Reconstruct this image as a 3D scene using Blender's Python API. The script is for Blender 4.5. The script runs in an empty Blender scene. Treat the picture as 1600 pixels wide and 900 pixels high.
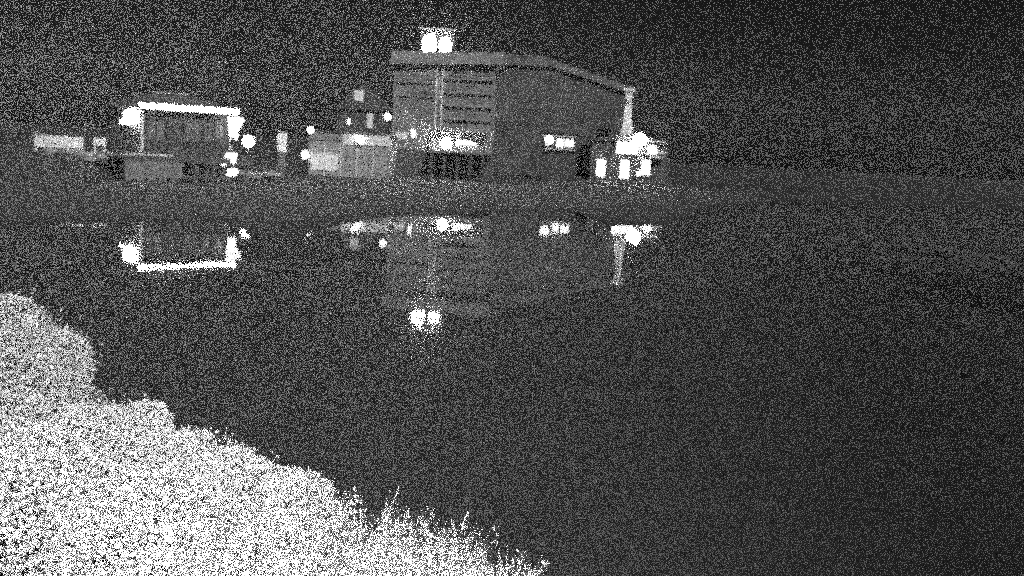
import bpy, bmesh, math, random
from mathutils import Vector, Matrix

# ------------------------------------------------------------------ settings
S = bpy.context.scene
C = S.collection
RND = random.Random(7)
R = math.radians

H = 3.0                       # camera height above the pond (m)
PITCH, ROLL, FPX = R(7.2), R(2.97), 1750.0

cam_d = bpy.data.cameras.new('camera')
cam = bpy.data.objects.new('camera', cam_d)
C.objects.link(cam)
cam_d.sensor_width = 36
cam_d.lens = FPX / 1600 * 36
cam_d.clip_start, cam_d.clip_end = 0.05, 2000
FW = Vector((0, math.cos(PITCH), -math.sin(PITCH)))
r0 = Vector((1, 0, 0))
u0 = Vector((0, math.sin(PITCH), math.cos(PITCH)))
RT = r0 * math.cos(ROLL) + u0 * math.sin(ROLL)
UP = -r0 * math.sin(ROLL) + u0 * math.cos(ROLL)
M = Matrix((RT, UP, -FW)).transposed().to_4x4()
M.translation = Vector((0, 0, H))
cam.matrix_world = M
S.camera = cam

# night sky: dim moonlit air, seen by a monochrome infrared camera
SUN_EL, SUN_ROT = R(40), R(158)
w = bpy.data.worlds.new('World')
S.world = w
w.use_nodes = True
nt = w.node_tree
bg = nt.nodes['Background']
sky = nt.nodes.new('ShaderNodeTexSky')
sky.sky_type = 'NISHITA'
sky.sun_disc = False
sky.sun_elevation = SUN_EL
sky.sun_rotation = SUN_ROT
bw = nt.nodes.new('ShaderNodeRGBToBW')
nt.links.new(sky.outputs[0], bw.inputs[0])
nt.links.new(bw.outputs[0], bg.inputs[0])
bg.inputs[1].default_value = 0.0016

sun_d = bpy.data.lights.new('moon', 'SUN')
sun_d.energy = 2.5
sun_d.angle = R(0.5)
sun = bpy.data.objects.new('moon', sun_d)
C.objects.link(sun)
sd = Vector((math.sin(SUN_ROT) * math.cos(SUN_EL), math.cos(SUN_ROT) * math.cos(SUN_EL), math.sin(SUN_EL)))
sun.rotation_euler = (-sd).to_track_quat('-Z', 'Y').to_euler()

S.view_settings.view_transform = 'Standard'
S.view_settings.look = 'None'
S.view_settings.exposure = 0.0
S.view_settings.gamma = 1.0
S.render.engine = 'CYCLES'
# a starved night sensor: few light samples per pixel, nothing smoothed away afterwards
S.cycles.use_denoising = False
S.cycles.use_adaptive_sampling = False
S.cycles.use_sample_subset = True
S.cycles.sample_subset_offset = 0
S.cycles.sample_subset_length = 5
S.cycles.use_light_tree = True
S.cycles.pixel_filter_type = 'BLACKMAN_HARRIS'
S.cycles.filter_width = 3.2          # soft lens
S.cycles.sampling_pattern = 'TABULATED_SOBOL'
S.cycles.max_bounces = 6
S.cycles.volume_bounces = 0

# ------------------------------------------------------------------ helpers
def P(px, py, D):
    """World point seen at photo pixel (px, py) at world distance Y = D."""
    d = FW + RT * ((px - 800) / FPX) + UP * ((450 - py) / FPX)
    return Vector((0, 0, H)) + d * (D / d.y)


def link(name, data, parent=None, loc=None):
    o = bpy.data.objects.new(name, data)
    C.objects.link(o)
    if parent is not None:
        o.parent = parent
    if loc is not None:
        o.location = loc
    return o


def tag(o, label=None, cat=None, group=None, kind=None):
    if label: o['label'] = label
    if cat: o['category'] = cat
    if group: o['group'] = group
    if kind: o['kind'] = kind
    return o


def thing(name, label, cat, loc=(0, 0, 0), rz=0.0, group=None):
    o = link(name, None, None, loc)
    o.rotation_euler = (0, 0, rz)
    o.empty_display_size = 0.2
    return tag(o, label, cat, group)


def obj(name, bm, mat, parent=None, kind=None, smooth=False):
    me = bpy.data.meshes.new(name)
    bm.to_mesh(me)
    bm.free()
    me.materials.append(mat)
    if smooth:
        for p in me.polygons:
            p.use_smooth = True
    o = link(name, me, parent)
    if kind: o['kind'] = kind
    return o


def box(bm, x0, x1, y0, y1, z0, z1):
    v = [bm.verts.new(c) for c in ((x0, y0, z0), (x1, y0, z0), (x1, y1, z0), (x0, y1, z0),
                                   (x0, y0, z1), (x1, y0, z1), (x1, y1, z1), (x0, y1, z1))]
    for f in ((3, 2, 1, 0), (4, 5, 6, 7), (0, 1, 5, 4), (1, 2, 6, 5), (2, 3, 7, 6), (3, 0, 4, 7)):
        bm.faces.new([v[i] for i in f])
    return bm


def B(*a):
    return box(bmesh.new(), *a)


def prism(bm, pts, y0, y1):
    """Polygon given in (x, z), counter-clockwise seen from -y, extruded from y0 to y1."""
    a = [bm.verts.new((x, y0, z)) for x, z in pts]
    b = [bm.verts.new((x, y1, z)) for x, z in pts]
    n = len(pts)
    bm.faces.new(a)
    bm.faces.new(b[::-1])
    for i in range(n):
        j = (i + 1) % n
        bm.faces.new((a[j], a[i], b[i], b[j]))
    bmesh.ops.recalc_face_normals(bm, faces=bm.faces)
    return bm


def tube(bm, p, q, ra, rb=None, n=8):
    p, q = Vector(p), Vector(q)
    rb = ra if rb is None else rb
    d = (q - p).normalized()
    s = d.orthogonal().normalized()
    t = d.cross(s)
    A = [bm.verts.new(p + (s * math.cos(2 * math.pi * i / n) + t * math.sin(2 * math.pi * i / n)) * ra) for i in range(n)]
    Bv = [bm.verts.new(q + (s * math.cos(2 * math.pi * i / n) + t * math.sin(2 * math.pi * i / n)) * rb) for i in range(n)]
    for i in range(n):
        j = (i + 1) % n
        bm.faces.new((A[i], A[j], Bv[j], Bv[i]))
    bm.faces.new(A[::-1])
    bm.faces.new(Bv)
    return bm


def ball(r, c=(0, 0, 0), sz=1.0, u=12, v=8):
    bm = bmesh.new()
    bmesh.ops.create_uvsphere(bm, u_segments=u, v_segments=v, radius=r)
    for x in bm.verts:
        x.co = Vector((x.co.x, x.co.y, x.co.z * sz)) + Vector(c)
    return bm


# ------------------------------------------------------------------ materials (the camera sees infrared: every tone is a grey)
def mat(name, g, rough=0.8, var=0.35, scale=3.0, bump=0.0, stretch=(1, 1, 1)):
    m = bpy.data.materials.new(name)
    m.use_nodes = True
    n, l = m.node_tree.nodes, m.node_tree.links
    p = n['Principled BSDF']
    p.inputs['Roughness'].default_value = rough
    tc = n.new('ShaderNodeTexCoord')
    mp = n.new('ShaderNodeMapping')
    mp.inputs['Scale'].default_value = stretch
    nz = n.new('ShaderNodeTexNoise')
    nz.inputs['Scale'].default_value = scale
    nz.inputs['Detail'].default_value = 5
    cr = n.new('ShaderNodeValToRGB')
    lo, hi = g * (1 - var), g * (1 + var)
    cr.color_ramp.elements[0].position = 0.3
    cr.color_ramp.elements[1].position = 0.7
    cr.color_ramp.elements[0].color = (lo, lo, lo, 1)
    cr.color_ramp.elements[1].color = (hi, hi, hi, 1)
    l.new(tc.outputs['Object'], mp.inputs[0])
    l.new(mp.outputs[0], nz.inputs['Vector'])
    l.new(nz.outputs[0], cr.inputs[0])
    l.new(cr.outputs[0], p.inputs['Base Color'])
    if bump:
        b = n.new('ShaderNodeBump')
        b.inputs['Strength'].default_value = bump
        b.inputs['Distance'].default_value = 0.02
        l.new(nz.outputs[0], b.inputs['Height'])
        l.new(b.outputs[0], p.inputs['Normal'])
    return m


def glow(name, strength):
    m = bpy.data.materials.new(name)
    m.use_nodes = True
    p = m.node_tree.nodes['Principled BSDF']
    p.inputs['Base Color'].default_value = (0.6, 0.6, 0.6, 1)
    p.inputs['Emission Color'].default_value = (1, 1, 1, 1)
    p.inputs['Emission Strength'].default_value = strength
    return m


M_pale = mat('pale_clapboard', 0.2, 0.7, 0.2, 2.0)
M_hall = mat('hall_boards', 0.06, 0.85, 0.5, 0.5, stretch=(1, 1, 3))
M_hall_roof = mat('hall_fascia', 0.1, 0.8, 0.5, 0.4)
M_club = mat('club_boards', 0.15, 0.75, 0.4, 0.35, stretch=(1, 1, 2))
M_shed = mat('shed_paint', 0.28, 0.7, 0.25, 1.2)
M_white = mat('white_paint', 0.8, 0.6, 0.15, 4.0)
M_grey = mat('weathered_boards', 0.2, 0.85, 0.35, 2.5, stretch=(1, 1, 8))
M_dark = mat('dark_stain', 0.06, 0.8, 0.4, 3.0)
M_stain = mat('stained_boards', 0.045, 0.85, 0.35, 2.5, stretch=(1, 1, 8))
M_roof = mat('roof_shingle', 0.06, 0.9, 0.4, 6.0)
M_timber = mat('wet_timber', 0.08, 0.8, 0.5, 3.0, 0.4, (1, 1, 6))
M_metal = mat('galvanised_metal', 0.3, 0.45, 0.2, 5.0)
M_rock = mat('shore_rock', 0.25, 0.9, 0.45, 2.5, 0.6)
M_ground = mat('rough_ground', 0.02, 0.95, 0.5, 0.8, 0.5)
M_soil = mat('bank_soil', 0.07, 0.95, 0.5, 3.0, 0.6)
M_glass = mat('dark_glass', 0.03, 0.08, 0.2, 1.0)
M_haze_glass = mat('dusty_glass', 0.17, 0.25, 0.4, 1.2)
M_leaf = mat('leaf_green', 0.42, 0.6, 0.3, 9.0)
def translucent(m, k, g):
    n, l = m.node_tree.nodes, m.node_tree.links
    tb = n.new('ShaderNodeBsdfTranslucent')
    tb.inputs['Color'].default_value = (g, g, g, 1)
    mix = n.new('ShaderNodeMixShader')
    mix.inputs[0].default_value = k
    l.new(n['Principled BSDF'].outputs[0], mix.inputs[1])
    l.new(tb.outputs[0], mix.inputs[2])
    l.new(mix.outputs[0], n['Material Output'].inputs['Surface'])


M_blade = mat('grass_blade', 0.4, 0.6, 0.3, 14.0)
translucent(M_leaf, .5, .65)
translucent(M_blade, .4, .6)
M_bark = mat('bark', 0.1, 0.9, 0.4, 10.0, 0.6)
G_strip = glow('led_and_eave_glow', 9.0)
G_globe = glow('globe_glass', 60.0)
G_small = glow('small_bulb_and_wash', 3.0)
G_flood = glow('flood_lens', 380.0)
G_porch = glow('porch_bulb', 110.0)
G_yard = glow('yard_bulb', 160.0)
G_win = glow('lit_window', 2.2)
G_dim = glow('dim_window_and_wash', 0.22)
G_sign = glow('lit_panel', 2.5)

# ------------------------------------------------------------------ setting
# pond: mirror-like surface over shallow turbid water with a dark muddy bed
wm = bpy.data.materials.new('pond_water')
wm.use_nodes = True
n, l = wm.node_tree.nodes, wm.node_tree.links
n.remove(n['Principled BSDF'])
gl = n.new('ShaderNodeBsdfGlossy')
gl.inputs['Roughness'].default_value = 0.03
gl.inputs['Color'].default_value = (.95, .95, .95, 1)
tr = n.new('ShaderNodeBsdfTransparent')
fr_ = n.new('ShaderNodeFresnel')
gm = n.new('ShaderNodeNewGeometry')        # the same Fresnel share for light going in and coming out
im = n.new('ShaderNodeMapRange')
im.inputs['To Min'].default_value = 1.33
im.inputs['To Max'].default_value = 1 / 1.33
l.new(gm.outputs['Backfacing'], im.inputs['Value'])
l.new(im.outputs[0], fr_.inputs['IOR'])
mx = n.new('ShaderNodeMixShader')
tc = n.new('ShaderNodeTexCoord')
nz = n.new('ShaderNodeTexNoise')
nz.inputs['Scale'].default_value = 0.7
nz.inputs['Detail'].default_value = 3
bp = n.new('ShaderNodeBump')
bp.inputs['Strength'].default_value = 0.03
bp.inputs['Distance'].default_value = 0.05
wv = n.new('ShaderNodeVolumePrincipled')
wv.inputs['Color'].default_value = (.36, .36, .36, 1)
wv.inputs['Density'].default_value = 0.04
wv.inputs['Anisotropy'].default_value = -0.25
l.new(tc.outputs['Object'], nz.inputs['Vector'])
l.new(nz.outputs[0], bp.inputs['Height'])
l.new(bp.outputs[0], gl.inputs['Normal'])
l.new(fr_.outputs[0], mx.inputs[0])
l.new(tr.outputs[0], mx.inputs[1])
l.new(gl.outputs[0], mx.inputs[2])
l.new(mx.outputs[0], n['Material Output'].inputs['Surface'])
l.new(wv.outputs[0], n['Material Output'].inputs['Volume'])
obj('water', B(-150, 150, -18, 190, -1.6, 0), wm, kind='structure')
bm = bmesh.new()
vs = [bm.verts.new(c) for c in ((-149, -17, -1.1), (149, -17, -1.1), (149, 189, -1.1), (-149, 189, -1.1))]
bm.faces.new(vs)
obj('pond_bed', bm, mat('pond_mud', .006, .95, .4, 1.0), kind='structure')

# far bank: a low flat shore of mud and grass reaching out towards the camera
def G(px, py):
    d = FW + RT * ((px - 800) / FPX) + UP * ((450 - py) / FPX)
    return Vector((0, 0, H)) + d * (-H / d.z)


SH = [(-150, 28)] + [tuple(G(px, py)[:2]) for px, py in ((-60, 352), (60, 350), (200, 346), (345, 346), (372, 352), (396, 371), (470, 371), (500, 352), (560, 341), (640, 334),
                                                       (700, 333), (800, 330), (900, 329), (940, 350), (1045, 350), (1110, 322), (1250, 314))] + [(60, 100), (150, 120)]


def shore(x):
    for (xa, ya), (xb, yb) in zip(SH, SH[1:]):
        if xa <= x <= xb:
            return ya + (yb - ya) * (x - xa) / (xb - xa)
    return SH[-1][1]


def grid_mesh(xs, rows):
    """rows: function (x, k) -> (y, z); returns a bmesh sheet"""
    bm = bmesh.new()
    g = [[bm.verts.new((x,) + rows(x, k)) for k in range(rows.n)] for x in xs]
    for a, b in zip(g, g[1:]):
        for k in range(rows.n - 1):
            bm.faces.new((a[k], b[k], b[k + 1], a[k + 1]))
    bmesh.ops.recalc_face_normals(bm, faces=bm.faces)
    return bm


prof = [(-3, -1.0), (-0.5, -0.2), (0.1, 0.03), (0.8, 0.1), (3, 0.15), (8, 0.2), (12, .24), (15, .26), (18, .28), (21, .3), (24, .32), (28, .34), (33, .36), (40, .4), (50, .6), (70, 1.2), (95, 1.6)]


def sstep(t):
    t = max(0, min(1, t))
    return t * t * (3 - 2 * t)


def far_rows(x, k):
    d, z = prof[k]
    s = shore(x)
    rr = random.Random(int(x * 31) * 101 + k)
    y = s + d + rr.uniform(-.25, .25) * (1 if d < 4 else 3)
    z += 1.15 * sstep((-20.5 - x) / 1.5) * sstep((y - 52) / 4)
    return (min(y, 189), z + rr.uniform(-.04, .05))


far_rows.n = len(prof)
xs = [-150 + i * 6 for i in range(18)] + [-42 + i * 0.9 for i in range(84)] + [35 + i * 6 for i in range(20)]
obj('far_bank', grid_mesh(xs, far_rows), M_ground, kind='structure', smooth=True)

# near bank under the camera
nprof = [(-19, 1.9), (-6, 1.8), (0.5, 1.5), (2.0, 1.2), (3.4, 0.75), (4.6, 0.35), (5.6, 0.05), (7.0, -0.4), (9, -1.0)]


def near_rows(x, k):
    y, z = nprof[k]
    rr = random.Random(int(x * 57) * 77 + k)
    sh = -max(0, x) * 0.35 + min(0, x) * 0.0
    return (y + (sh if y > 0 else 0) * (0.3 if x < 3 else 0.25) + rr.uniform(-.12, .12), z + rr.uniform(-.05, .05))


near_rows.n = len(nprof)
obj('near_bank', grid_mesh([-60, -40, -25, -15] + [-10 + i * 0.6 for i in range(24)] + [5, 6, 8, 12, 20, 40, 60], near_rows), M_soil, kind='structure', smooth=True)


# ------------------------------------------------------------------ builders
def window(parent, x0, x1, z0, z1, y, pane_mat, frame_mat=None, bars=1, t=0.07):
    """A framed window on a wall whose outer face is at local y (facing -y): part > sub-part pane."""
    frame_mat = frame_mat or M_white
    bm = bmesh.new()
    box(bm, x0, x0 + t, y - 0.05, y + 0.02, z0, z1)
    box(bm, x1 - t, x1, y - 0.05, y + 0.02, z0, z1)
    box(bm, x0 + t, x1 - t, y - 0.05, y + 0.02, z0, z0 + t)
    box(bm, x0 + t, x1 - t, y - 0.05, y + 0.02, z1 - t, z1)
    for i in range(bars):
        xm = x0 + (x1 - x0) * (i + 1) / (bars + 1)
        box(bm, xm - t * .3, xm + t * .3, y - 0.04, y + 0.018, z0 + t, z1 - t)
    f = obj('window', bm, frame_mat, parent)
    obj('pane', B(x0 + t, x1 - t, y - 0.012, y + 0.012, z0 + t, z1 - t), pane_mat, f)
    return f


def siding(parent, x0, x1, y, z0, z1, h, m, name='siding'):
    """Lapped horizontal boards, proud at the lower edge, joined into one part (each is only a few pixels high)."""
    bm = bmesh.new()
    k = int((z1 - z0) / h)
    for i in range(k):
        za, zb = z0 + i * (z1 - z0) / k, z0 + (i + 1) * (z1 - z0) / k
        a = [bm.verts.new(c) for c in ((x0, y - .045, za), (x1, y - .045, za), (x1, y - .008, zb), (x0, y - .008, zb), (x1, y, za), (x0, y, za))]
        bm.faces.new(a[:4])
        bm.faces.new((a[5], a[4], a[1], a[0]))
    return obj(name, bm, m, parent, kind='stuff')


def globe_lamp(name, label, loc, r, m, group=None, pole_to=None, bracket=None, sz=1.0, cat='lamp'):
    """Round lamp: globe, cap and either a pole down to the ground or a bracket back to a wall."""
    t = thing(name, label, cat, loc, 0, group)
    obj('globe', ball(r, sz=sz), m, t, smooth=True)
    obj('cap', tube(bmesh.new(), (0, 0, r * sz * .93), (0, 0, r * sz * 1.15), r * .45, r * .2), M_dark, t)
    if pole_to is not None:
        obj('pole', tube(bmesh.new(), (0, 0, -r * sz * .95), (0, 0, pole_to - loc[2]), .05, .07), M_dark, t)
    if bracket is not None:
        b = Vector(bracket)
        obj('bracket', tube(bmesh.new(), b.normalized() * r * .9, b, .035, .035, 6), M_dark, t)
    return t


# ------------------------------------------------------------------ boathouse with the lit eave (left)
ca = P(218, 290, 56.9)
rz = math.atan2(60.2 - 56.9, -15.5 + 19.1)
cab = thing('boathouse', 'dark boathouse on the far bank with a brilliant light strip along its front eave', 'boathouse', (-19.05, 56.9, 0), rz)
L, W, Z0, Z1 = 4.85, 4.0, 1.62, 3.95
obj('wall', prism(bmesh.new(), [(0, Z0), (L, Z0), (L, Z1), (0, Z1)], 0.0, W), M_stain, cab)
siding(cab, 0, L, 0, Z0, Z1, 0.16, M_stain)
for x0, x1, gm in ((.25, 1.2, M_haze_glass), (2.25, 3.15, M_haze_glass), (3.3, 3.85, M_haze_glass), (3.95, 4.5, M_haze_glass)):
    window(cab, x0, x1, 2.35, 3.45, -0.045, gm, M_dark, 1)
d = obj('door', B(1.35, 2.1, -0.09, -0.045, Z0, 3.5), M_dark, cab)
obj('handle', ball(.04, (2.0, -.12, 2.55)), M_metal, d)
# low hipped roof with overhang
bm = bmesh.new()
e = .3
q = [bm.verts.new(c) for c in ((-e, -e, Z1), (L + e, -e, Z1), (L + e, W + e, Z1), (-e, W + e, Z1),
                               (-e, -e, Z1 + .1), (L + e, -e, Z1 + .1), (L + e, W + e, Z1 + .1), (-e, W + e, Z1 + .1),
                               (1.5, W / 2, 4.85), (L - 1.5, W / 2, 4.85))]
for f in ((3, 2, 1, 0), (0, 1, 5, 4), (1, 2, 6, 5), (2, 3, 7, 6), (3, 0, 4, 7), (4, 5, 9, 8), (5, 6, 9), (6, 7, 8, 9), (7, 4, 8)):
    bm.faces.new([q[i] for i in f])
rf = obj('roof', bm, M_roof, cab)
obj('ridge_cap', B(1.4, L - 1.4, W / 2 - .08, W / 2 + .08, 4.83, 4.9), M_metal, rf)
obj('light_strip', B(-.3, L + .32, -.42, -.305, Z1 - .02, Z1 + .26), G_strip, cab)
obj('side_eave_glow', B(-.2, -.06, .9, 2.2, Z1 - .85, Z1 - .6), G_strip, cab)  # glowing strip in place of the side eave lit by the globe lamp
obj('corner_wash_glow', B(L + .12, L + .27, -.42, -.3, Z1 - 1.35, Z1 - .03), G_small, cab)  # added glow for the corner lamp's wash down the trim
obj('corner_post', B(-.06, .06, -.06, .06, Z0, Z1), M_white, cab)
obj('corner_board', B(L - .02, L + .1, -.06, .1, Z0, Z1), M_white, cab)

# lamps on the boathouse
globe_lamp('globe_lamp', 'large dazzling globe lamp at the left corner of the boathouse eave', P(205, 181, 57.1), .4, G_globe,
           'globe lamps around the boathouse', bracket=(.45, .25, .1))
t = thing('lamp_wash_wedge', 'lamp at the right end of the boathouse eave with its wash built as a glowing wedge', 'lantern', P(364, 189, 59.7), 0)
obj('diffuser', prism(bmesh.new(), [(-.15, -.85), (.08, -.85), (.52, .0), (.5, .16), (-.2, .22)], -.2, .2), G_small, t)  # the lamp's downward wash is modelled as a glowing wedge
obj('cap', B(-.22, .55, -.22, .22, .225, .3), M_dark, t)
obj('bracket', tube(bmesh.new(), (-.4, .1, .26), (0, 0, .26), .03), M_dark, t)
globe_lamp('globe_lamp', 'round lamp on a post right of the boathouse wharf', P(388, 221, 63), .36, G_globe,
           'globe lamps around the boathouse', pole_to=.5)

# wharf under the boathouse
wh = thing('timber_wharf', 'dark timber wharf on piles carrying the boathouse', 'wharf', (-19.05, 56.9, 0), rz)
obj('deck', B(-1.3, L + .9, -.9, W + .4, 1.45, 1.6), M_grey, wh)
obj('fascia', B(-1.32, L + .92, -.97, -.905, 1.3, 1.61), M_timber, wh)
for i in range(8):
    x = -1.15 + i * (L + 1.9) / 7.2
    obj('pile', tube(bmesh.new(), (x, -.75, -1.2), (x, -.75, 1.44), .13, .12), M_timber, wh)
    obj('pile', tube(bmesh.new(), (x, 2.3, -1.2), (x, 2.3, 1.44), .13, .12), M_timber, wh)
for z in (.45, 1.0):
    obj('brace', B(-1.3, L + .9, -.6, -.5, z, z + .16), M_timber, wh)
bm = bmesh.new()
for k in range(15):
    x = -1.25 + k * .2
    box(bm, x, x + .185, -.96, -.92, .25 + .12 * (k % 3), 1.295)
obj('skirt_boards', bm, M_grey, wh, kind='stuff')
rl = thing('white_railing', 'low white railing lit by the lamp on the left end of the wharf', 'railing', (-19.05, 56.9, 1.6), rz)
obj('rail', B(-1.25, 1.3, -.9, -.84, .0, .09), M_white, rl)
for x in (-1.25, .0, 1.2):
    obj('post', B(x, x + .08, -.89, -.83, .0, .06), M_white, rl)

# lanterns at the corner of the wharf
t = thing('dock_lantern', 'square lantern on a post at the right corner of the timber wharf', 'lantern', P(361, 247, 59.4))
obj('diffuser', prism(bmesh.new(), [(-.26, -.24), (.24, -.28), (.27, .26), (-.22, .26)], -.2, .2), G_small, t)
obj('cap', prism(bmesh.new(), [(-.3, .265), (.32, .265), (.02, .4)], -.24, .24), M_dark, t)
obj('post', tube(bmesh.new(), (0, 0, -.25), (0, 0, -1.6), .06), M_timber, t)
globe_lamp('bulb_lamp', 'small round bulb on the wharf face beside the square lantern', P(349, 255, 59.1), .15, G_small, 'small bulbs on the sheds and wharves', bracket=(.3, .15, 0))
t = thing('bollard_light', 'squat bright bollard light near the ground below the square lantern', 'light', P(362, 269, 59.3))
obj('diffuser', prism(bmesh.new(), [(-.24, -.18), (.14, -.2), (.34, .02), (.2, .2), (-.12, .16)], -.2, .2), G_small, t)
obj('cap', B(-.14, .22, -.22, .22, .205, .26), M_dark, t)
obj('post', tube(bmesh.new(), (0, 0, -.19), (0, 0, -1.3), .1), M_timber, t)

# pale cabinet right of the post lamp
c = P(440, 236, 66)
t = thing('utility_cabinet', 'pale narrow cabinet standing on the bank right of the post lamp', 'cabinet', c, .15)
obj('body', B(-.26, .28, 0, .4, -.05, 1.1), M_white, t)
obj('door', B(-.2, .22, -.03, -.002, .0, 1.0), M_white, t)
obj('lid', B(-.3, .32, -.05, .45, 1.105, 1.16), M_metal, t)
obj('stand', B(-.2, .22, .05, .35, -1.6, -.053), M_timber, t)

# lit fence and rocks at far left
c0, c1 = P(54, 222, 58.6), P(134, 226, 59.2)
fr = thing('board_fence', 'low pale board fence on the bank at far left lit by the globe lamp', 'fence', (c0.x, c0.y, c0.z))
fl = (c1 - c0).length
for k in range(3):
    obj('board', B(0, fl, -.02, .02, -.22 + k * .2, -.035 + k * .2), M_white, fr)
for k in range(4):
    x = k * (fl - .1) / 3
    obj('post', B(x, x + .1, .025, .12, -1.2, .45 - .05 * (k % 2)), M_white, fr)
c0 = P(146, 222, 59)
fr = thing('board_fence', 'short pale fence panel between the long fence and the boathouse', 'fence', c0)
for k in range(2):
    obj('board', B(0, .62, -.02, .02, -.12 + k * .17, .02 + k * .17), M_white, fr)
for x in (0, .52):
    obj('post', B(x, x + .1, .025, .1, -1.2, .25), M_white, fr)
c0 = P(186, 219, 60)
t = thing('lit_wall_box', 'pale box standing in for the lamplit left wall of the boathouse under the globe lamp', 'tank', c0)
obj('body', B(-.52, .55, 0, .8, -.35, .3), M_pale, t)  # pale box added in place of the lamplit lower wall
obj('lid', B(-.56, .6, -.05, .85, .305, .37), M_white, t)
obj('stand', B(-.45, .48, .1, .7, -1.0, -.355), M_timber, t)


def rock(px, py, D, r, label, seed, flat=.6):
    rr = random.Random(seed)
    bm = bmesh.new()
    bmesh.ops.create_icosphere(bm, subdivisions=2, radius=r)
    ph = [rr.uniform(0, 6) for _ in range(6)]
    for v in bm.verts:
        c = v.co / r
        k = 1 + .18 * math.sin(3 * c.x + ph[0]) + .16 * math.sin(4 * c.y + ph[1]) + .14 * math.sin(5 * c.z + ph[2]) + rr.uniform(-.05, .05)
        v.co = Vector((c.x * k * 1.25, c.y * k, c.z * k * flat)) * r
    o = obj('boulder', bm, M_rock)
    o.location = P(px, py, D)
    return tag(o, label, 'rock', 'boulders along the far shore')


for px, py, D, r, lb in ((80, 240, 57, .45, 'leftmost boulder on the bank below the long pale fence'),
                         (110, 242, 57, .5, 'broad boulder on the bank below the middle of the long pale fence'),
                         (138, 246, 57, .38, 'boulder below the gap between the two pale fences'),
                         (160, 247, 57.2, .36, 'boulder below the short pale fence panel'),
                         (380, 271, 62.2, .3, 'boulder beside the squat bollard light on the low bank'),
                         (400, 275, 63, .35, 'dim boulder on the low bank below the post lamp'),
                         (425, 274, 63.5, .42, 'broad boulder on the low bank below the pale cabinet')):
    rock(px, py, D, r, lb, int(px))

# ------------------------------------------------------------------ pale shed on the water (centre left)
DS = 75.5
a, b = P(481, 284, DS), P(607, 284, DS)
zt = P(545, 209, DS).z
sh = thing('pale_shed', 'pale flat roofed clapboard shed standing on the low far bank', 'shed', (a.x, DS, 0))
sl = b.x - a.x
obj('wall', B(0, sl, 0, 4.5, .05, zt - .01), M_shed, sh)
siding(sh, 0, sl, 0, .1, zt - .75, .19, M_shed)
for k in range(1, 5):
    obj('batten', B(sl * k / 5 - .04, sl * k / 5 + .04, -.075, -.046, .1, zt - .76), M_white, sh)
obj('fascia', B(sl * .42, sl + .06, -.1, -.002, zt - .72, zt), M_white, sh)
obj('fascia', B(-.06, sl * .42 - .003, -.08, -.002, zt - .5, zt - .08), M_pale, sh)
obj('roof', B(-.12, sl + .12, -.14, 4.6, zt + .003, zt + .12), M_roof, sh)
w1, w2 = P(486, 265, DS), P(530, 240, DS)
window(sh, w1.x - a.x, w2.x - a.x, w1.z, w2.z, -.045, G_dim, M_white, 2)  # glowing pane stands in for the side lamp's wash on the wall
obj('corner_board', B(sl - .1, sl + .02, -.06, -.003, .05, zt - .725), M_shed, sh)
obj('footing', B(-.1, sl + .1, .1, 4.4, -1, .045), M_timber, sh)
globe_lamp('bulb_lamp', 'small round lamp above the left end of the pale shed roof', P(485.5, 203, DS - .3), .25, G_small, 'small bulbs on the sheds and wharves', bracket=(.1, .3, -.1))
globe_lamp('bulb_lamp', 'small round lamp on the left wall of the pale shed near the glowing pane that stands in for its wash', P(476.5, 242, DS - .2), .29, G_small, 'small bulbs on the sheds and wharves', bracket=(.25, .25, 0))
t = thing('wall_lantern', 'slanted bright lantern on the fascia of the pale shed', 'lantern', P(561, 218, DS - .3))
obj('diffuser', prism(bmesh.new(), [(-.3, .3), (-.3, .05), (.1, -.3), (.32, -.2), (.3, .0), (-.1, .3)], -.12, .12), G_small, t)
obj('bracket', B(-.1, .1, .125, .19, -.1, .1), M_dark, t)

# house on the rise behind the shed
DH = 108
a, b, tp = P(525, 215, DH), P(603, 215, DH), P(560, 172, DH)
ho = thing('hill_house', 'dim dark house on the rise behind the pale shed', 'house', (a.x, DH, 0))
hl = b.x - a.x
obj('wall', B(0, hl, 0, 6, 1.5, tp.z), M_dark, ho)
ap = P(562, 133, DH)
obj('roof', prism(bmesh.new(), [(-.3, tp.z + .003), (hl + .3, tp.z + .003), (hl * .5 + .15, ap.z), (hl * .5 - .15, ap.z)], -.3, 6.3), M_roof, ho)
wz = P(562, 150, DH)
window(ho, wz.x - a.x - .45, wz.x - a.x + .45, wz.z - .5, wz.z + .55, -.36, G_dim, M_white, 1)
for px in (578,):
    wz = P(px, 190, DH)
    window(ho, wz.x - a.x - .3, wz.x - a.x + .3, wz.z - .6, wz.z + .8, -.01, G_dim, M_white, 1)
globe_lamp('bulb_lamp', 'tiny lamp on a post behind the pale shed roof', P(545, 190, 90), .14, G_small, 'small bulbs on the sheds and wharves', pole_to=1.0, sz=1.8)

# ------------------------------------------------------------------ tall clubhouse (centre)
DC = 84.0
X = lambda px, py=180, D=DC: P(px, py, D).x
Z = lambda px, py, D=DC: P(px, py, D).z
xl, xm, xr = X(614), X(772), X(862)
cl = thing('clubhouse', 'tall pale clapboard clubhouse with a flat roof carrying twin floodlights', 'building', (xl, DC, 0))
wm_, wr = xm - xl, xr - xl
zb, zr = .6, Z(690, 100)
obj('wall', B(0, wm_, 0, 9, zb, zr - .003), M_club, cl)
siding(cl, .12, wm_, 0, Z(690, 236), zr - .3, .3, M_club)
obj('foundation', B(-.05, wm_ + .05, -.12, -.003, -.2, Z(690, 238)), M_dark, cl)
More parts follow.
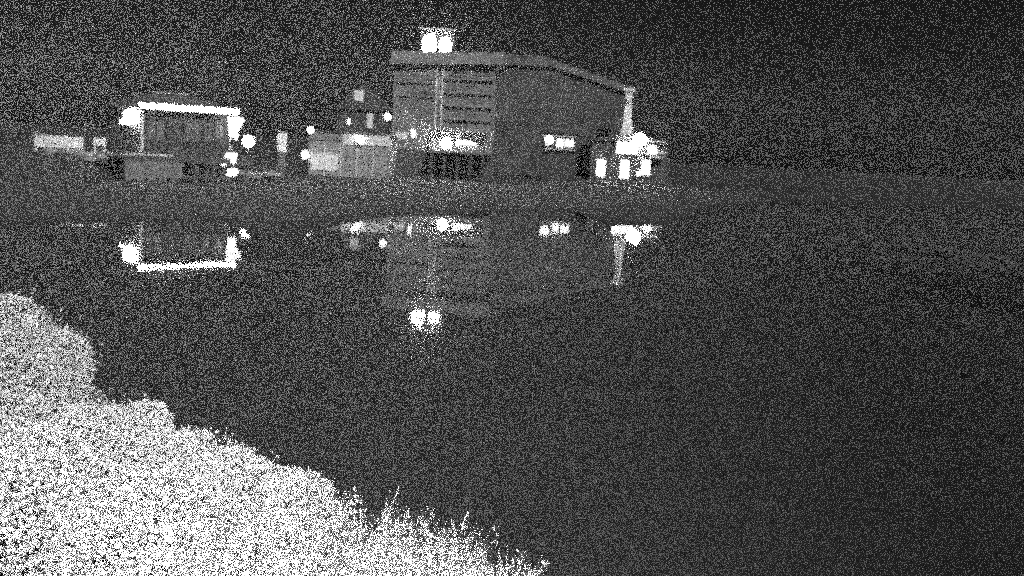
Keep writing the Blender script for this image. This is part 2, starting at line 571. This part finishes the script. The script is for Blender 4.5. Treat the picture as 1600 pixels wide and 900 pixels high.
# roof slab rising slightly to the right, reaching over the wing
obj('roof', prism(bmesh.new(), [(-.25, Z(614, 100)), (wm_ + .5, Z(786, 102)), (wm_ + .5, Z(786, 83)), (-.25, Z(614, 81))], -.6, 9.3), M_pale, cl)
obj('corner_board', B(-.02, .115, -.08, -.003, Z(690, 236), zr - .35), M_pale, cl)
for px in (680, 689):
    x = X(px) - xl
    obj('light_streak_pipe', tube(bmesh.new(), (x, -.15, Z(690, 236)), (x, -.15, zr - .1), .07), M_white, cl)  # white pipes imitate the vertical light streak below the floodlights
# windows: a dark row under the eaves and one storey below
for k, py in enumerate((122, 143, 164, 185)):
    obj('floor_ledge', B(X(692) - xl, wm_ - .12, -.3, -.046, Z(690, py + 1.5), Z(690, py - 1.5)), M_pale, cl)
    if k < 2:
        obj('floor_ledge', B(.12, X(676) - xl, -.2, -.046, Z(690, py + 10), Z(690, py + 8)), M_pale, cl)
for px0, px1, y0, y1, gm in ((700, 728, 106, 118, M_glass), (736, 764, 106, 118, M_glass), (618, 640, 204, 218, G_dim)):
    window(cl, X(px0) - xl, X(px1) - xl, Z((px0 + px1) / 2, y1), Z((px0 + px1) / 2, y0), -.05, gm, M_pale, 1, .09)
window(cl, X(643) - xl, X(651) - xl, Z(647, 216), Z(647, 201), -.05, G_win, M_white, 0, .05)
# porch
pz0, pz1 = Z(720, 236), Z(720, 204)
pc = obj('porch_roof', B(X(676) - xl, X(768) - xl, -1.0, -.1, pz1, pz1 + .16), M_club, cl)
pf = obj('porch_floor', B(X(674) - xl, X(772) - xl, -2.4, -.125, pz0 - .16, pz0), M_grey, cl)
for px in (678, 766):
    obj('porch_post', B(X(px) - xl - .06, X(px) - xl + .06, -.95, -.83, pz0 + .003, pz1 - .003), M_club, cl)
obj('porch_beam', B(X(676) - xl, X(768) - xl, -1.06, -1.005, pz1 - .1, pz1 + .17), M_club, cl)
dr = obj('door', B(X(724) - xl, X(742) - xl, -.1, -.05, pz0 + .003, pz1 - .12), M_club, cl)
for px in (680, 700, 720, 740, 760):
    obj('porch_pile', tube(bmesh.new(), (X(px) - xl, -2.1, -.3), (X(px) - xl, -2.1, pz0 - .163), .1), M_timber, cl)
globe_lamp('globe_lamp', 'dazzling lamp hanging under the porch roof of the tall clubhouse', P(697, 224, DC - 1.3), .42, G_porch, 'lamps on the clubhouse', bracket=(0, .4, .3))
t = thing('porch_wash_panel', 'short pointed glowing panel standing in for the lamplit clubhouse porch wall right of its lamp', 'light', P(725, 224, DC - 1.5))
obj('diffuser', prism(bmesh.new(), [(-.6, -.14), (.75, -.1), (1.0, .0), (.6, .15), (-.6, .3)], -.05, .05), G_sign, t)  # glowing shape for the porch wall lit by its lamp
obj('bracket', B(-.1, .1, .055, .3, .0, .08), M_dark, t)
globe_lamp('bulb_lamp', 'small round lamp on the left corner of the tall clubhouse', P(606, 182, DC - .2), .29, G_small, 'lamps on the clubhouse', bracket=(.35, .2, .0))

# floodlights on the roof
fm = thing('floodlight_mast', 'pair of large floodlights on a frame above the clubhouse roof', 'floodlight', (X(683, 70), DC - .3, Z(683, 81)))
m0 = Vector(fm.location)
for px, py, wd, ht in ((670.5, 70, 1.1, 1.5), (696, 73, .9, 1.4)):
    c = P(px, py, DC - .3) - m0
    bm = bmesh.new()
    bmesh.ops.create_cone(bm, cap_ends=True, segments=20, radius1=.5, radius2=.5, depth=.12)
    for v in bm.verts:
        v.co = Vector((c.x + v.co.x * wd, c.y - .12 + v.co.z, c.z + v.co.y * ht))
    hd = obj('lens', bm, G_flood, fm)
    obj('housing', B(c.x - wd * .45, c.x + wd * .45, c.y - .055, c.y + .3, c.z - ht * .42, c.z + ht * .42), M_metal, fm)
zt_ = P(683, 44, DC - .3).z - m0.z
obj('crossbar', B(-1.3, 1.35, .02, .3, zt_ - .12, zt_), M_white, fm)
obj('backboard', B(-1.2, 1.25, .35, .42, .35, zt_ - .125), M_pale, fm)
for x in (-.9, .9):
    obj('post', B(x - .06, x + .06, .43, .55, -.1, zt_ - .13), M_metal, fm)

# right wing of the clubhouse with the long sloping roof
DW = 101.4
XW = lambda px, py=200: P(px, py, DW).x
ZW = lambda px, py: P(px, py, DW).z
wx0, wx1 = XW(776), XW(985)
DW_ = DW
wg = thing('sloping_hall', 'long dim hall with a roof sloping down to the right beside the tall clubhouse', 'building', (wx0, DW, 0))
wl = wx1 - wx0
xk = XW(858) - wx0
obj('wall', prism(bmesh.new(), [(0, .4), (wl, .4), (wl, ZW(985, 150)), (xk, ZW(858, 104)), (0, ZW(776, 104))], 0, 9), M_hall, wg)
siding(wg, 0, wl, 0, .5, ZW(985, 152), .3, M_hall)
obj('flat_roof', B(0, xk - .31, -.4, 9.3, ZW(817, 103), ZW(817, 86)), M_hall_roof, wg)
obj('roof', prism(bmesh.new(), [(xk - .3, ZW(858, 103)), (wl + .3, ZW(985, 149)), (wl + .3, ZW(985, 139)), (xk - .3, ZW(858, 92))], -.4, 9.3), M_hall_roof, wg)
for px0, px1 in ((800, 824), (846, 870), (892, 916), (936, 958)):
    window(wg, XW(px0) - wx0, XW(px1) - wx0, ZW(px0 + 12, 196), ZW(px0 + 12, 170), -.05, M_stain, M_hall, 1, .08)
# low kiosk in front of the hall
DK = 91.6
XK = lambda px, py=225: P(px, py, DK).x
ZK = lambda px, py: P(px, py, DK).z
kx = XK(848)
ki = thing('kiosk', 'low dark kiosk with two lit windows under an awning in front of the hall', 'kiosk', (kx, DK, 0))
kl = XK(902) - kx
obj('wall', B(0, kl, 0, 2.5, .4, ZK(875, 208)), M_stain, ki)
obj('roof', B(-.15, kl + .15, -.2, 2.7, ZK(875, 208) + .003, ZK(875, 205)), M_roof, ki)
window(ki, XK(869) - kx, XK(881) - kx, ZK(875, 231), ZK(875, 216), -.02, G_win, M_white, 1, .05)
window(ki, XK(882) - kx, XK(897) - kx, ZK(889, 230), ZK(889, 217), -.02, G_win, M_white, 1, .05)
obj('counter', B(XK(851) - kx, XK(900) - kx, -.3, -.003, ZK(876, 234.5), ZK(876, 233)), M_white, ki)
obj('awning', B(XK(846) - kx, XK(900) - kx, -.5, -.003, ZK(876, 213.5), ZK(876, 212)), M_white, ki)
globe_lamp('bulb_lamp', 'round lamp on the kiosk wall left of its two lit windows', P(858, 218.5, DK - .4), .38, G_small, 'small bulbs on the sheds and wharves', bracket=(0, .4, 0))
globe_lamp('bulb_lamp', 'tiny lamp low on a stake between the hall and the boat shed', P(898.5, 257, 92), .13, G_small, 'small bulbs on the sheds and wharves', pole_to=.6)

# ------------------------------------------------------------------ bright boat shed (right)
DB = 95.6
XB = lambda px, py=260: P(px, py, DB).x
ZB = lambda px, py: P(px, py, DB).z
bx0, bx1 = XB(922), XB(1042)
bs = thing('boat_shed', 'low boat shed on the far bank with three glowing doorways under a lit band', 'shed', (bx0, DB, 0))
bl = bx1 - bx0
zq = ZB(980, 222)
obj('wall', B(0, bl, 0, 5, .4, zq - .003), M_hall, bs)
siding(bs, 0, bl, 0, .45, ZB(980, 246), .2, M_hall)
obj('roof', prism(bmesh.new(), [(-.2, zq), (bl + .2, zq), (bl + .2, zq + .12), (bl * .5, zq + .7), (-.2, zq + .12)], -.25, 5.2), M_roof, bs)
for (px0, px1, y0, y1) in ((931, 947, 248, 277), (968, 984, 249, 280), (1001, 1017, 249, 275)):
    window(bs, XB(px0) - bx0, XB(px1) - bx0, ZB((px0 + px1) / 2, y1), ZB((px0 + px1) / 2, y0), -.05, G_win, M_grey, 0, .06)
obj('lit_band', B(XB(963, 232) - bx0, XB(997, 232) - bx0, -.2, -.06, ZB(990, 241), ZB(990, 222)), G_sign, bs)
obj('band_hood', B(XB(962, 232) - bx0, XB(1038, 232) - bx0, -.8, -.06, ZB(990, 220.5), ZB(990, 219)), M_white, bs)
obj('balcony_rail', B(XB(1016, 240) - bx0, XB(1038, 240) - bx0, -.9, -.82, ZB(1027, 240), ZB(1027, 237)), M_white, bs)
obj('balcony_floor', B(XB(1010, 240) - bx0, XB(1036, 240) - bx0, -.9, -.06, ZB(1027, 247), ZB(1027, 245.5)), M_white, bs)
globe_lamp('yard_lamp', 'dazzling lamp high on the gable of the boat shed at right', P(1000, 218, DB - .9), .6, G_yard, 'yard lamps by the boat shed', bracket=(0, .7, -.2))
globe_lamp('yard_lamp', 'smaller lamp on the boat shed balcony just right of the dazzling gable lamp', P(1019, 234, DB - .7), .4, G_small, 'yard lamps by the boat shed', bracket=(0, .6, .1))
globe_lamp('bulb_lamp', 'small lamp low beside the third glowing doorway of the boat shed', P(998, 271, DB - .5), .22, G_small, 'small bulbs on the sheds and wharves', bracket=(0, .45, 0))
# chimney stack rising through the shed roof
DCh = 97.2
c = P(977, 235, DCh)
ztop = P(979, 136, DCh).z
ox, oy = c.x - bx0, DCh - DB
bm = bmesh.new()
z1 = ztop - .35
for (hw, z), (hw2, zz) in zip([(.62, zq), (.6, zq + .5), (.33, zq + 2)], [(.6, zq + .5), (.33, zq + 2), (.28, z1)]):
    va = [bm.verts.new((ox + sx * hw, oy + sy * hw, z)) for sx, sy in ((-1, -1), (1, -1), (1, 1), (-1, 1))]
    vb = [bm.verts.new((ox + sx * hw2, oy + sy * hw2, zz)) for sx, sy in ((-1, -1), (1, -1), (1, 1), (-1, 1))]
    for i in range(4):
        j = (i + 1) % 4
        bm.faces.new((va[i], va[j], vb[j], vb[i]))
ch = obj('chimney', bm, M_white, bs)
obj('cap', B(ox - .48, ox + .48, oy - .48, oy + .48, ztop - .34, ztop - .1), M_white, ch)
for sx in (-.22, .22):
    obj('pot', tube(bmesh.new(), (ox + sx, oy, ztop - .1), (ox + sx, oy, ztop + .2), .13, .1), M_dark, ch)
obj('vent', ball(.22, (ox - .05, oy - .42, P(976, 157, DCh).z)), M_white, ch)
ld = thing('landing_stage', 'narrow pale landing stage at the foot of the first glowing doorway', 'landing', (XB(922, 285), DB - 1.9, 0))
ll = XB(960, 285) - XB(922, 285)
obj('deck', B(0, ll, 0, 1.8, ZB(940, 286) - .1, ZB(940, 286)), M_white, ld)
for x in (.15, ll - .15):
    obj('pile', tube(bmesh.new(), (x, .2, -1), (x, .2, ZB(940, 286) - .103), .1), M_timber, ld)

# mast behind the boathouse
c = P(334, 200, 72)
up = thing('utility_pole', 'faint tall pole standing behind the lit boathouse', 'pole', (c.x, 72, 0))
zt2 = P(333, 86, 72).z
obj('pole', tube(bmesh.new(), (0, 0, .5), (0, 0, zt2), .14, .09), M_stain, up)
obj('crossarm', B(-.8, .8, -.06, .06, zt2 - .6, zt2 - .48), M_stain, up)
for x in (-.7, 0.25, .7):
    obj('insulator', tube(bmesh.new(), (x, 0, zt2 - .48), (x, 0, zt2 - .3), .05, .03), M_white, up)


# ------------------------------------------------------------------ near vegetation
def leaf(bm, c, d, up, ln, wd):
    """A folded pointed leaf: two faces either side of the midrib."""
    s = d.cross(up)
    if s.length < 1e-4: s = Vector((1, 0, 0))
    s.normalize()
    nn = s.cross(d)
    a = bm.verts.new(c)
    t = bm.verts.new(c + d * ln - nn * ln * .12)
    q = bm.verts.new(c + d * ln * .5 + s * wd + nn * wd * .35)
    r = bm.verts.new(c + d * ln * .5 - s * wd + nn * wd * .35)
    bm.faces.new((a, q, t))
    bm.faces.new((a, t, r))


def rand_dir(rr):
    z = rr.uniform(-1, 1)
    a = rr.uniform(0, 2 * math.pi)
    k = math.sqrt(1 - z * z)
    return Vector((k * math.cos(a), k * math.sin(a), z))


def shrub(label, px, py, D, rpx, nleaf, ll, lw, seed, tall=1.0):
    rr = random.Random(seed)
    c = P(px, py, D)
    r = rpx / FPX * D
    t = thing('shrub', label, 'shrub', (c.x, c.y, max(.2, 1.3 - .25 * max(0, c.y - 1))), 0, 'shrubs on the near bank')
    o = c - Vector(t.location)
    lobes = [(Vector((0, 0, 0)), .8)]
    for _ in range(16):
        dd = rand_dir(rr)
        lobes.append((Vector((dd.x, dd.y, dd.z * .9 * tall)) * r * .62, rr.uniform(.28, .46)))
    bm = bmesh.new()
    tot = sum(k * k for _, k in lobes)
    for lc, k in lobes:
        for _ in range(int(nleaf * k * k / tot)):
            dd = rand_dir(rr)
            rad = k * r * (rr.uniform(.55, 1.0) ** .5)
            if rr.random() < .05: rad *= rr.uniform(1.05, 1.35)
            pos = o + lc + dd * rad
            ld_ = (dd * .7 + rand_dir(rr) * .8 + Vector((0, -.1, .25))).normalized()
            leaf(bm, pos, ld_, (dd + rand_dir(rr) * .6).normalized(), ll * rr.uniform(.6, 1.2), lw * rr.uniform(.7, 1.2))
    obj('foliage', bm, M_leaf, t, kind='stuff')
    bm = bmesh.new()
    for _ in range(9):
        e = o + lobes[rr.randrange(len(lobes))][0] * .8
        mid = Vector((o.x * .4 + rr.uniform(-.1, .1) * r, o.y * .4, o.z * .5))
        tube(bm, (rr.uniform(-.05, .05), rr.uniform(-.05, .05), -.15), mid, .018, .012, 5)
        tube(bm, mid, e, .012, .004, 5)
    obj('stem', bm, M_bark, t)


SHR = [('tall rounded shrub at the left edge of the photo', 0, 625, 5.2, 172, 46000, .021, .0075, 11),
       ('small rounded shrub filling the bay right of the tall left shrub', 200, 695, 4.7, 80, 16000, .021, .007, 12),
       ('shrub tucked between the tall left shrub and the lower left corner', 110, 740, 4.4, 120, 24000, .021, .007, 19),
       ('round topped shrub below and right of the small bay shrub', 285, 738, 4.4, 84, 17000, .022, .007, 13),
       ('loose topped shrub halfway along the sloping edge of foliage', 372, 778, 4.1, 86, 16000, .024, .007, 14),
       ('feathery shrub just left of the tall grass', 462, 820, 3.8, 84, 14000, .034, .0055, 15),
       ('dense shrub in the lower left corner of the photo', 40, 850, 3.5, 190, 50000, .024, .008, 16),
       ('brightest shrub at the bottom left closest to the lamp', 240, 900, 3.0, 170, 30000, .032, .0065, 17),
       ('bright narrow leaved shrub at the bottom below the feathery shrub', 430, 925, 3.0, 130, 22000, .034, .006, 18)]
for s in SHR:
    shrub(*s)


def tuft(label, px, py, D, nbl, hpx, spread, seed):
    rr = random.Random(seed)
    tip = P(px, py, D)
    h = hpx / FPX * D
    base = Vector((tip.x, tip.y, tip.z - h))
    t = thing('grass_tuft', label, 'grass', base, 0, 'tufts of tall grass on the near bank')
    bm = bmesh.new()
    for i in range(nbl):
        a = rr.uniform(0, 6.28)
        q = rr.random() ** .6 * spread
        b = Vector((math.cos(a) * q * .7, math.sin(a) * q * .5, rr.uniform(0, .25) * h))
        hh = h * rr.uniform(.45, 1.0) * (1 - .45 * q / spread)
        lean = Vector((math.cos(a) * .3 + rr.uniform(-.12, .35), math.sin(a) * .3, 0)) * hh * .55
        wd = rr.uniform(.003, .0075)
        side = Vector((math.cos(a + 1.57), math.sin(a + 1.57) * .4, 0)).normalized()
        prev = None
        for k in range(4):
            s = k / 3
            c = b + Vector((0, 0, hh - b.z)) * s + lean * s * s
            w_ = wd * (1 - s * .9)
            cur = (bm.verts.new(c - side * w_), bm.verts.new(c + side * w_))
            if prev: bm.faces.new((prev[0], prev[1], cur[1], cur[0]))
            prev = cur
        if rr.random() < .35:                      # seed head of small florets
            top = b + Vector((0, 0, hh - b.z)) + lean
            for _ in range(7):
                leaf(bm, top + Vector((rr.uniform(-.01, .01), rr.uniform(-.01, .01), -rr.uniform(0, .09))), (Vector((0, 0, .8)) + rand_dir(rr) * .6).normalized(), rand_dir(rr), .022, .004)
    obj('blades', bm, M_blade, t, kind='stuff')


for a_ in (('grass tuft with a pointed top just right of the feathery shrub', 565, 755, 3.7, 900, 330, .2, 31),
           ('low dense grass tuft at the bottom between shrubs and taller grass', 540, 800, 3.1, 900, 300, .2, 32),
           ('tall grass tuft in the middle of the grass row', 640, 785, 3.6, 900, 300, .19, 33),
           ('tall upright grass tuft right of the middle one', 695, 790, 3.6, 700, 290, .13, 34),
           ('bright low grass tuft along the bottom edge of the photo', 660, 835, 2.9, 900, 250, .2, 35),
           ('last short grass tuft at the right end of the grass row', 795, 848, 3.5, 600, 230, .13, 36),
           ('thin grass tuft on top of the round topped shrub', 318, 662, 4.3, 420, 250, .13, 41),
           ('thin grass tuft on top of the loose topped shrub', 398, 692, 4.0, 420, 250, .14, 42),
           ('wide grass tuft on top of the feathery shrub', 455, 722, 3.7, 600, 260, .17, 43),
           ('bright grass tuft at the bottom edge left of the low dense tuft', 470, 800, 3.0, 800, 260, .2, 44),
           ('bright grass tuft over the narrow leaved shrub at the bottom', 380, 790, 2.9, 700, 260, .2, 45),
           ('grass tuft rising through the right side of the feathery shrub', 505, 752, 3.7, 600, 260, .16, 40),
           ('bright grass tuft at the bottom edge below the middle of the grass row', 600, 845, 3.0, 900, 220, .18, 38),
           ('short bright grass tuft at the bottom edge under the tall upright tuft', 730, 872, 2.9, 800, 180, .16, 39),
           ('thin grass tuft between the tall upright tuft and the last one', 745, 868, 3.3, 500, 200, .13, 37)):
    tuft(*a_)

# pale pond weed floating off the right shore
rr = random.Random(99)
bm = bmesh.new()
wa, wb = G(1430, 385), G(1640, 440)
for _ in range(5200):
    f = rr.random()
    c = wa.lerp(wb, f) + Vector((rr.gauss(0, 1.6), rr.gauss(0, 2.2 - f), 0))
    if math.sin(c.x * 1.7) + math.sin(c.y * .9 + c.x) + rr.uniform(-1, 1) < -.4: continue
    r, n_ = rr.uniform(.05, .12), 5
    a0 = rr.uniform(0, 6.28)
    z = .012 + rr.uniform(0, .03)
    bm.faces.new([bm.verts.new((c.x + r * math.cos(a0 + k * 1.2566), c.y + r * math.sin(a0 + k * 1.2566), z + rr.uniform(0, .03))) for k in range(n_)])
obj('pond_weed', bm, mat('weed', .12, .8, .4, 2.0), kind='stuff')

# infrared floodlight of the webcam, fixed to a post beside it
ip = Vector((-.3, .2, 3.5))
ir = thing('infrared_floodlight', 'small infrared floodlight on a post beside the webcam', 'floodlight', ip)
obj('housing', B(-.09, .09, -.16, -.06, -.07, .07), M_dark, ir)
obj('post', tube(bmesh.new(), (0, -.11, -.07), (0, -.11, -2.1), .03), M_metal, ir)
sp = bpy.data.lights.new('infrared_beam', 'SPOT')
sp.energy = 4800
sp.spot_size = R(80)
sp.spot_blend = 1.0
sp.shadow_soft_size = .05
so = link('infrared_beam', sp, ir, (0, -.05, 0))
so.rotation_euler = (P(190, 950, 3) - ip).to_track_quat('-Z', 'Y').to_euler()

# ------------------------------------------------------------------ night haze over the pond, added to stand in for sensor grain
hz = bpy.data.materials.new('night_haze')
hz.use_nodes = True
n, l = hz.node_tree.nodes, hz.node_tree.links
n.remove(n['Principled BSDF'])
pv = n.new('ShaderNodeVolumePrincipled')
pv.inputs['Color'].default_value = (.9, .9, .9, 1)
pv.inputs['Density'].default_value = 0.00125
pv.inputs['Anisotropy'].default_value = 0.0
l.new(pv.outputs[0], n['Material Output'].inputs['Volume'])
obj('haze', B(-165, 165, -24, 200, -2.2, 13.5), hz, kind='stuff')
